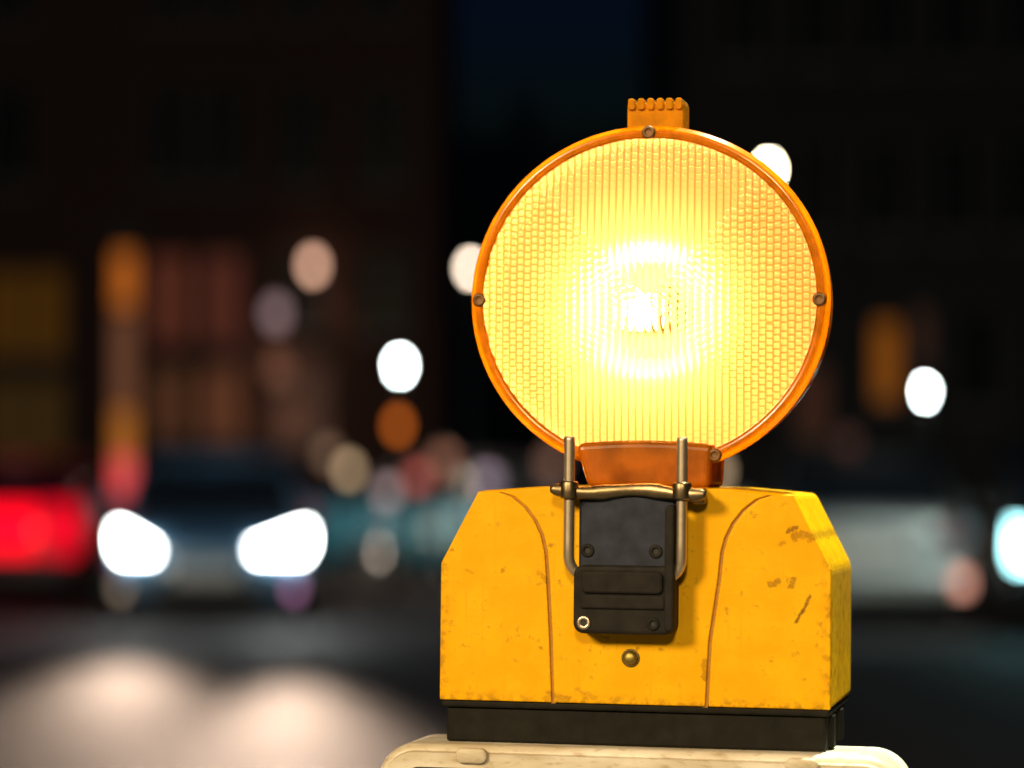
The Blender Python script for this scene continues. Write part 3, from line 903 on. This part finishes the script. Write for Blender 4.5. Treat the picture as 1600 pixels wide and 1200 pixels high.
b.faces.new(rings[0][::-1])
b.faces.new(rings[-1])
obj('clamp_plate', b, steel, lamp, True)
# bracket leg behind the right end of the plate
obj('clamp_leg', box(*[U(1078, 0)[0], U(1100, 0)[0]], -0.008, 0.03, U(0, 788)[1], U(0, 764)[1], 0.0015), steel, lamp)


# amber optics --------------------------------------------------
def amber_shell(name, col, trans, k=0.5, nsc=120, mottle=0.7, gloss=0.18):
    m = bpy.data.materials.new(name)
    m.use_nodes = True
    n = m.node_tree
    n.nodes.remove(n.nodes['Principled BSDF'])
    out = n.nodes['Material Output']
    tr = n.nodes.new('ShaderNodeBsdfTranslucent'); tr.inputs[0].default_value = (*trans, 1)
    df = n.nodes.new('ShaderNodeBsdfDiffuse'); df.inputs[0].default_value = (*col, 1)
    gl = n.nodes.new('ShaderNodeBsdfGlossy'); gl.inputs[1].default_value = gloss
    tc = n.nodes.new('ShaderNodeTexCoord'); no = n.nodes.new('ShaderNodeTexNoise'); no.inputs['Scale'].default_value = nsc; no.inputs['Detail'].default_value = 5
    n.links.new(tc.outputs['Object'], no.inputs['Vector'])
    rp = n.nodes.new('ShaderNodeValToRGB')
    rp.color_ramp.elements[0].position = 0.3; rp.color_ramp.elements[0].color = (*[v * mottle for v in trans], 1)
    rp.color_ramp.elements[1].position = 0.6; rp.color_ramp.elements[1].color = (*trans, 1)
    n.links.new(no.outputs['Fac'], rp.inputs[0]); n.links.new(rp.outputs[0], tr.inputs[0])
    rq = n.nodes.new('ShaderNodeValToRGB')
    rq.color_ramp.elements[0].position = 0.3; rq.color_ramp.elements[0].color = (*[v * mottle for v in col], 1)
    rq.color_ramp.elements[1].position = 0.62; rq.color_ramp.elements[1].color = (*col, 1)
    n.links.new(no.outputs['Fac'], rq.inputs[0]); n.links.new(rq.outputs[0], df.inputs[0])
    m1 = n.nodes.new('ShaderNodeMixShader'); m1.inputs[0].default_value = k
    n.links.new(df.outputs[0], m1.inputs[1]); n.links.new(tr.outputs[0], m1.inputs[2])
    fr = n.nodes.new('ShaderNodeFresnel'); fr.inputs[0].default_value = 1.45
    m2 = n.nodes.new('ShaderNodeMixShader')
    m2.inputs[0].default_value = 0.05
    if gloss < 0.2:
        n.links.new(fr.outputs[0], m2.inputs[0])
    n.links.new(m1.outputs[0], m2.inputs[1]); n.links.new(gl.outputs[0], m2.inputs[2])
    n.links.new(m2.outputs[0], out.inputs['Surface'])
    return m


def amber_glass():
    m = bpy.data.materials.new('amber_lens_plastic')
    m.use_nodes = True
    n = m.node_tree
    n.nodes.remove(n.nodes['Principled BSDF'])
    gl = n.nodes.new('ShaderNodeBsdfGlass')
    gl.inputs['Color'].default_value = (1.0, 0.71, 0.39, 1)
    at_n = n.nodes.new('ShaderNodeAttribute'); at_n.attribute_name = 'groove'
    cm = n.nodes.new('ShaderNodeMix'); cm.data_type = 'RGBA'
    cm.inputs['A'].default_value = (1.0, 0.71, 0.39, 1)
    cm.inputs['B'].default_value = (0.76, 0.26, 0.03, 1)   # dark refraction gap between beads, painted as deeper amber
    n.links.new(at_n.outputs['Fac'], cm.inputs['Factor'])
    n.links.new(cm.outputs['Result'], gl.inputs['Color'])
    gl.inputs['Roughness'].default_value = 0.045
    gl.inputs['IOR'].default_value = 1.49
    n.links.new(gl.outputs[0], n.nodes['Material Output'].inputs['Surface'])
    return m


amber = amber_shell('amber_rim_plastic', (0.88, 0.25, 0.001), (0.95, 0.20, 0.001), 0.55)
amber_tab = amber_shell('amber_tab_plastic', (0.85, 0.32, 0.003), (0.9, 0.36, 0.003), 0.3)
amber_neck = amber_shell('amber_neck_plastic', (0.62, 0.17, 0.002), (0.8, 0.22, 0.004), 0.35, 38, 0.3, 0.26)  # dark mottling puts the lamp light fading down the neck into its colour
LX, LZ = 0.0018, 0.2345
SX = 1.04
D0 = 0.028
RO = 0.0925
RI = 0.0860


def lens_at(bm_prof, n=96, close=False):
    b = lathe(bm_prof, 'y', n, close=close)
    bmesh.ops.scale(b, verts=b.verts, vec=(SX, 1, 1))
    bmesh.ops.translate(b, verts=b.verts, vec=(LX, 0, LZ))
    return b


# front ring: two steps, as on the photograph
obj('rim_ring', lens_at([(RI, D0 + 0.0016), (RI, D0 + 0.001), (RI + 0.0006, D0), (RO - 0.0028, D0 - 0.0002), (RO - 0.0012, D0 + 0.0006), (RO - 0.0004, D0 + 0.003)]), amber, lamp, True)
obj('drum', lens_at([(RO - 0.0004, D0 + 0.003), (RO + 0.0006, D0 + 0.004), (RO + 0.0006, D0 + 0.009), (RO - 0.001, D0 + 0.011), (RO - 0.0025, D0 + 0.046), (RO - 0.008, D0 + 0.054), (RO - 0.03, D0 + 0.058), (0, D0 + 0.060)]), amber, lamp, True)

# beaded lens: a shell with a flat back and a front of small convex beads
PIT = 0.00368
SUB = 9
step = PIT / SUB
nn = int(2 * (RI + 0.0006) / step) // 2 * 2 + 2
ax = (np.arange(nn + 1) - nn / 2) * step
X, Z = np.meshgrid(ax, ax, indexing='xy')
rad = np.hypot(X, Z)
ang = np.degrees(np.arctan2(np.abs(X), np.abs(Z)))          # 0 = straight up or down
u = (X / PIT + 0.5)
col_i = np.floor(u)
fu = u - col_i - 0.5
side = np.clip((ang - 38) / 10, 0, 1)                        # beads in the left and right sectors, ribs above and below
stag = np.where((col_i % 2) == 0, 0.0, 0.5) * np.where(Z < -0.2 * np.abs(X), 1.0, 0.45)
v = Z / (PIT * 1.02) + stag
fv = v - np.floor(v) - 0.5
edge = np.clip((rad - 0.055) / 0.02, 0, 1)
bead = 0.30 + 0.70 * side
dome = lambda f: np.sqrt(np.maximum(0, 1.02 - (2 * f) ** 2))
hgt = 0.00078 * dome(fu) + 0.00078 * bead * np.maximum(0.5 * edge, side) * dome(fv)
sst = lambda q_, a_, b_: np.clip((q_ - a_) / (b_ - a_), 0, 1) ** 2
near = np.clip(0.35 + (rad - 0.03) / 0.05, 0.35, 1)
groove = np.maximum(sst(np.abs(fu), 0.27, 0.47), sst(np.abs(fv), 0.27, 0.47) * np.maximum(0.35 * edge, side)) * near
sag = 0.006 * (1 - (rad / RI) ** 2)
Yf = D0 + 0.0008 - hgt - sag * 0.6
keep = rad <= RI + 0.0003
cell = keep[:-1, :-1] & keep[1:, :-1] & keep[:-1, 1:] & keep[1:, 1:]
idx = -np.ones(X.shape, int)
used = np.zeros(X.shape, bool)
for a, c in ((0, 0), (1, 0), (0, 1), (1, 1)):
    used[a:a + cell.shape[0], c:c + cell.shape[1]] |= cell
idx[used] = np.arange(used.sum())
co = np.stack([X[used] * SX + LX, Yf[used], Z[used] + LZ], 1)
ii, jj = np.nonzero(cell)
q = np.stack([idx[ii, jj], idx[ii, jj + 1], idx[ii + 1, jj + 1], idx[ii + 1, jj]], 1)
me = bpy.data.meshes.new('lens')
me.from_pydata(co.tolist(), [], q.tolist())
me.update()
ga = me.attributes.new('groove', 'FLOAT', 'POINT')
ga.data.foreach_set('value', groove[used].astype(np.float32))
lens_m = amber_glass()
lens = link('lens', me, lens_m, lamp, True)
# back face of the lens shell
rb = lens_at([(RI + 0.0003, D0 + 0.0012), (RI * 0.7, D0 + 0.0004), (RI * 0.4, D0 - 0.0004), (0, D0 - 0.0008)])
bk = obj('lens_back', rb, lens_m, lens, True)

# reflector and bulb
refl = mat('reflector_metal', (0.88, 0.86, 0.80), 0.42, metal=0.25, vary=0.05, scale=90)
RX = -0.007          # the reflector sits a little off the lens axis


def dish(prof_):
    q_ = lathe(prof_, 'y', 72)
    for v_ in q_.verts:                      # inner part off centre, outer edge true to the lens
        k_ = min(1.0, max(0.0, (0.0845 - math.hypot(v_.co.x, v_.co.z)) / 0.046))
        v_.co.x = v_.co.x * SX + LX + RX * k_
        v_.co.z += LZ - 0.003 * k_
    return q_


prof = [(0.0265, D0 + 0.0505), (0.029, D0 + 0.0485), (0.0355, D0 + 0.0415), (0.0385, D0 + 0.0400)]
for i in range(1, 11):
    r = 0.0385 + (0.0850 - 0.0385) * i / 10
    prof.append((r, D0 + 0.0400 - 0.0120 * (i / 10) ** 1.6))
obj('reflector', dish(prof), refl, lamp, True)
obj('reflector_wall', lens_at([(0.0846, D0 + 0.0284), (0.0862, D0 + 0.0272), (0.0868, D0 + 0.024), (0.0868, D0 + 0.018), (0.0876, D0 + 0.010), (0.0878, D0 + 0.0052)], 72), mat('grey_reflector_edge', (0.62, 0.60, 0.54), 0.5), lamp, True)
obj('dimming_plate', dish([(0, D0 + 0.0515), (0.0262, D0 + 0.0515), (0.0268, D0 + 0.0508)]), mat('dimming_plate_grey', (0.17, 0.16, 0.15), 0.5), lamp, True)  # added grey disc that darkens the zone between bulb and bright ring
bulb_m = emit('bulb_glow', (1.0, 0.88, 0.66), 230)
bl = obj('bulb', sphere(0.0105, (LX + RX - 0.001, D0 + 0.027, LZ - 0.005), 20, sy=1.15), bulb_m, lamp, True)
obj('bulb_socket', lathe([(0, D0 + 0.038), (0.006, D0 + 0.040), (0.009, D0 + 0.044), (0.009, D0 + 0.055)], 'y', 24, at_=(LX + RX - 0.001, 0, LZ - 0.005)), steel, bl, True)

# screws round the rim
for (px, py) in ((752, 467), (1272, 467), (1012, 205), (1117, 709)):
    x = (px - 1013) / 3000 * 1.02 / 0.978 * 1.01 + LX
    z = LZ + (467 - py) / 3000 * 1.02
    sc = obj('screw', lathe([(0.0014, D0 - 0.0006), (0.0018, D0 - 0.0018), (0.0030, D0 - 0.0018), (0.0036, D0 - 0.001), (0.0036, D0 + 0.001)], 'y', 20, at_=(x, 0, z)), screw_m, lamp, True)
    obj('screw_socket', lathe([(0, D0 - 0.0009), (0.0016, D0 - 0.001)], 'y', 14, at_=(x, 0, z)), screw_m, sc)

# tab on top
x0, x1 = LX + (974 - 1012) / 3000 * 1.03, LX + (1063 - 1012) / 3000 * 1.03
z0, z1 = LZ + RO - 0.004, LZ + (467 - 156) / 3000 * 1.02
tab = obj('top_tab', box(x0, x1, D0 + 0.006, D0 + 0.026, z0, z1, 0.001), amber_tab, lamp)
nb = 6
for i in range(nb):
    xc = x0 + (x1 - x0) * (i + 0.5) / nb
    obj('tab_rib', prism(rrect(xc - 0.0019, xc + 0.0019, z1 - 0.004, z1 + 0.0022, 0.0015, 5), D0 + 0.0042, D0 + 0.0275, 0.0006), amber_tab, tab)

# neck between drum and box
xl, xr = (905 - 1012) / 3000 * 1.04, (1114 - 1012) / 3000 * 1.04
zt, zb = LZ + (467 - 692) / 3000 * 1.02, 0.1345
pts = [(xl + 0.006 + LX, zb), (xr - 0.001 + LX, zb), (xr + LX, zt - 0.004)] + [(LX + xr * (1 - i / 8) + xl * i / 8, zt + 0.0018 * math.sin(math.pi * i / 8)) for i in range(9)] + [(xl + LX, zt - 0.004)]
obj('neck', prism(pts, D0 - 0.003, D0 + 0.050, 0.006, 4), amber_neck, lamp)
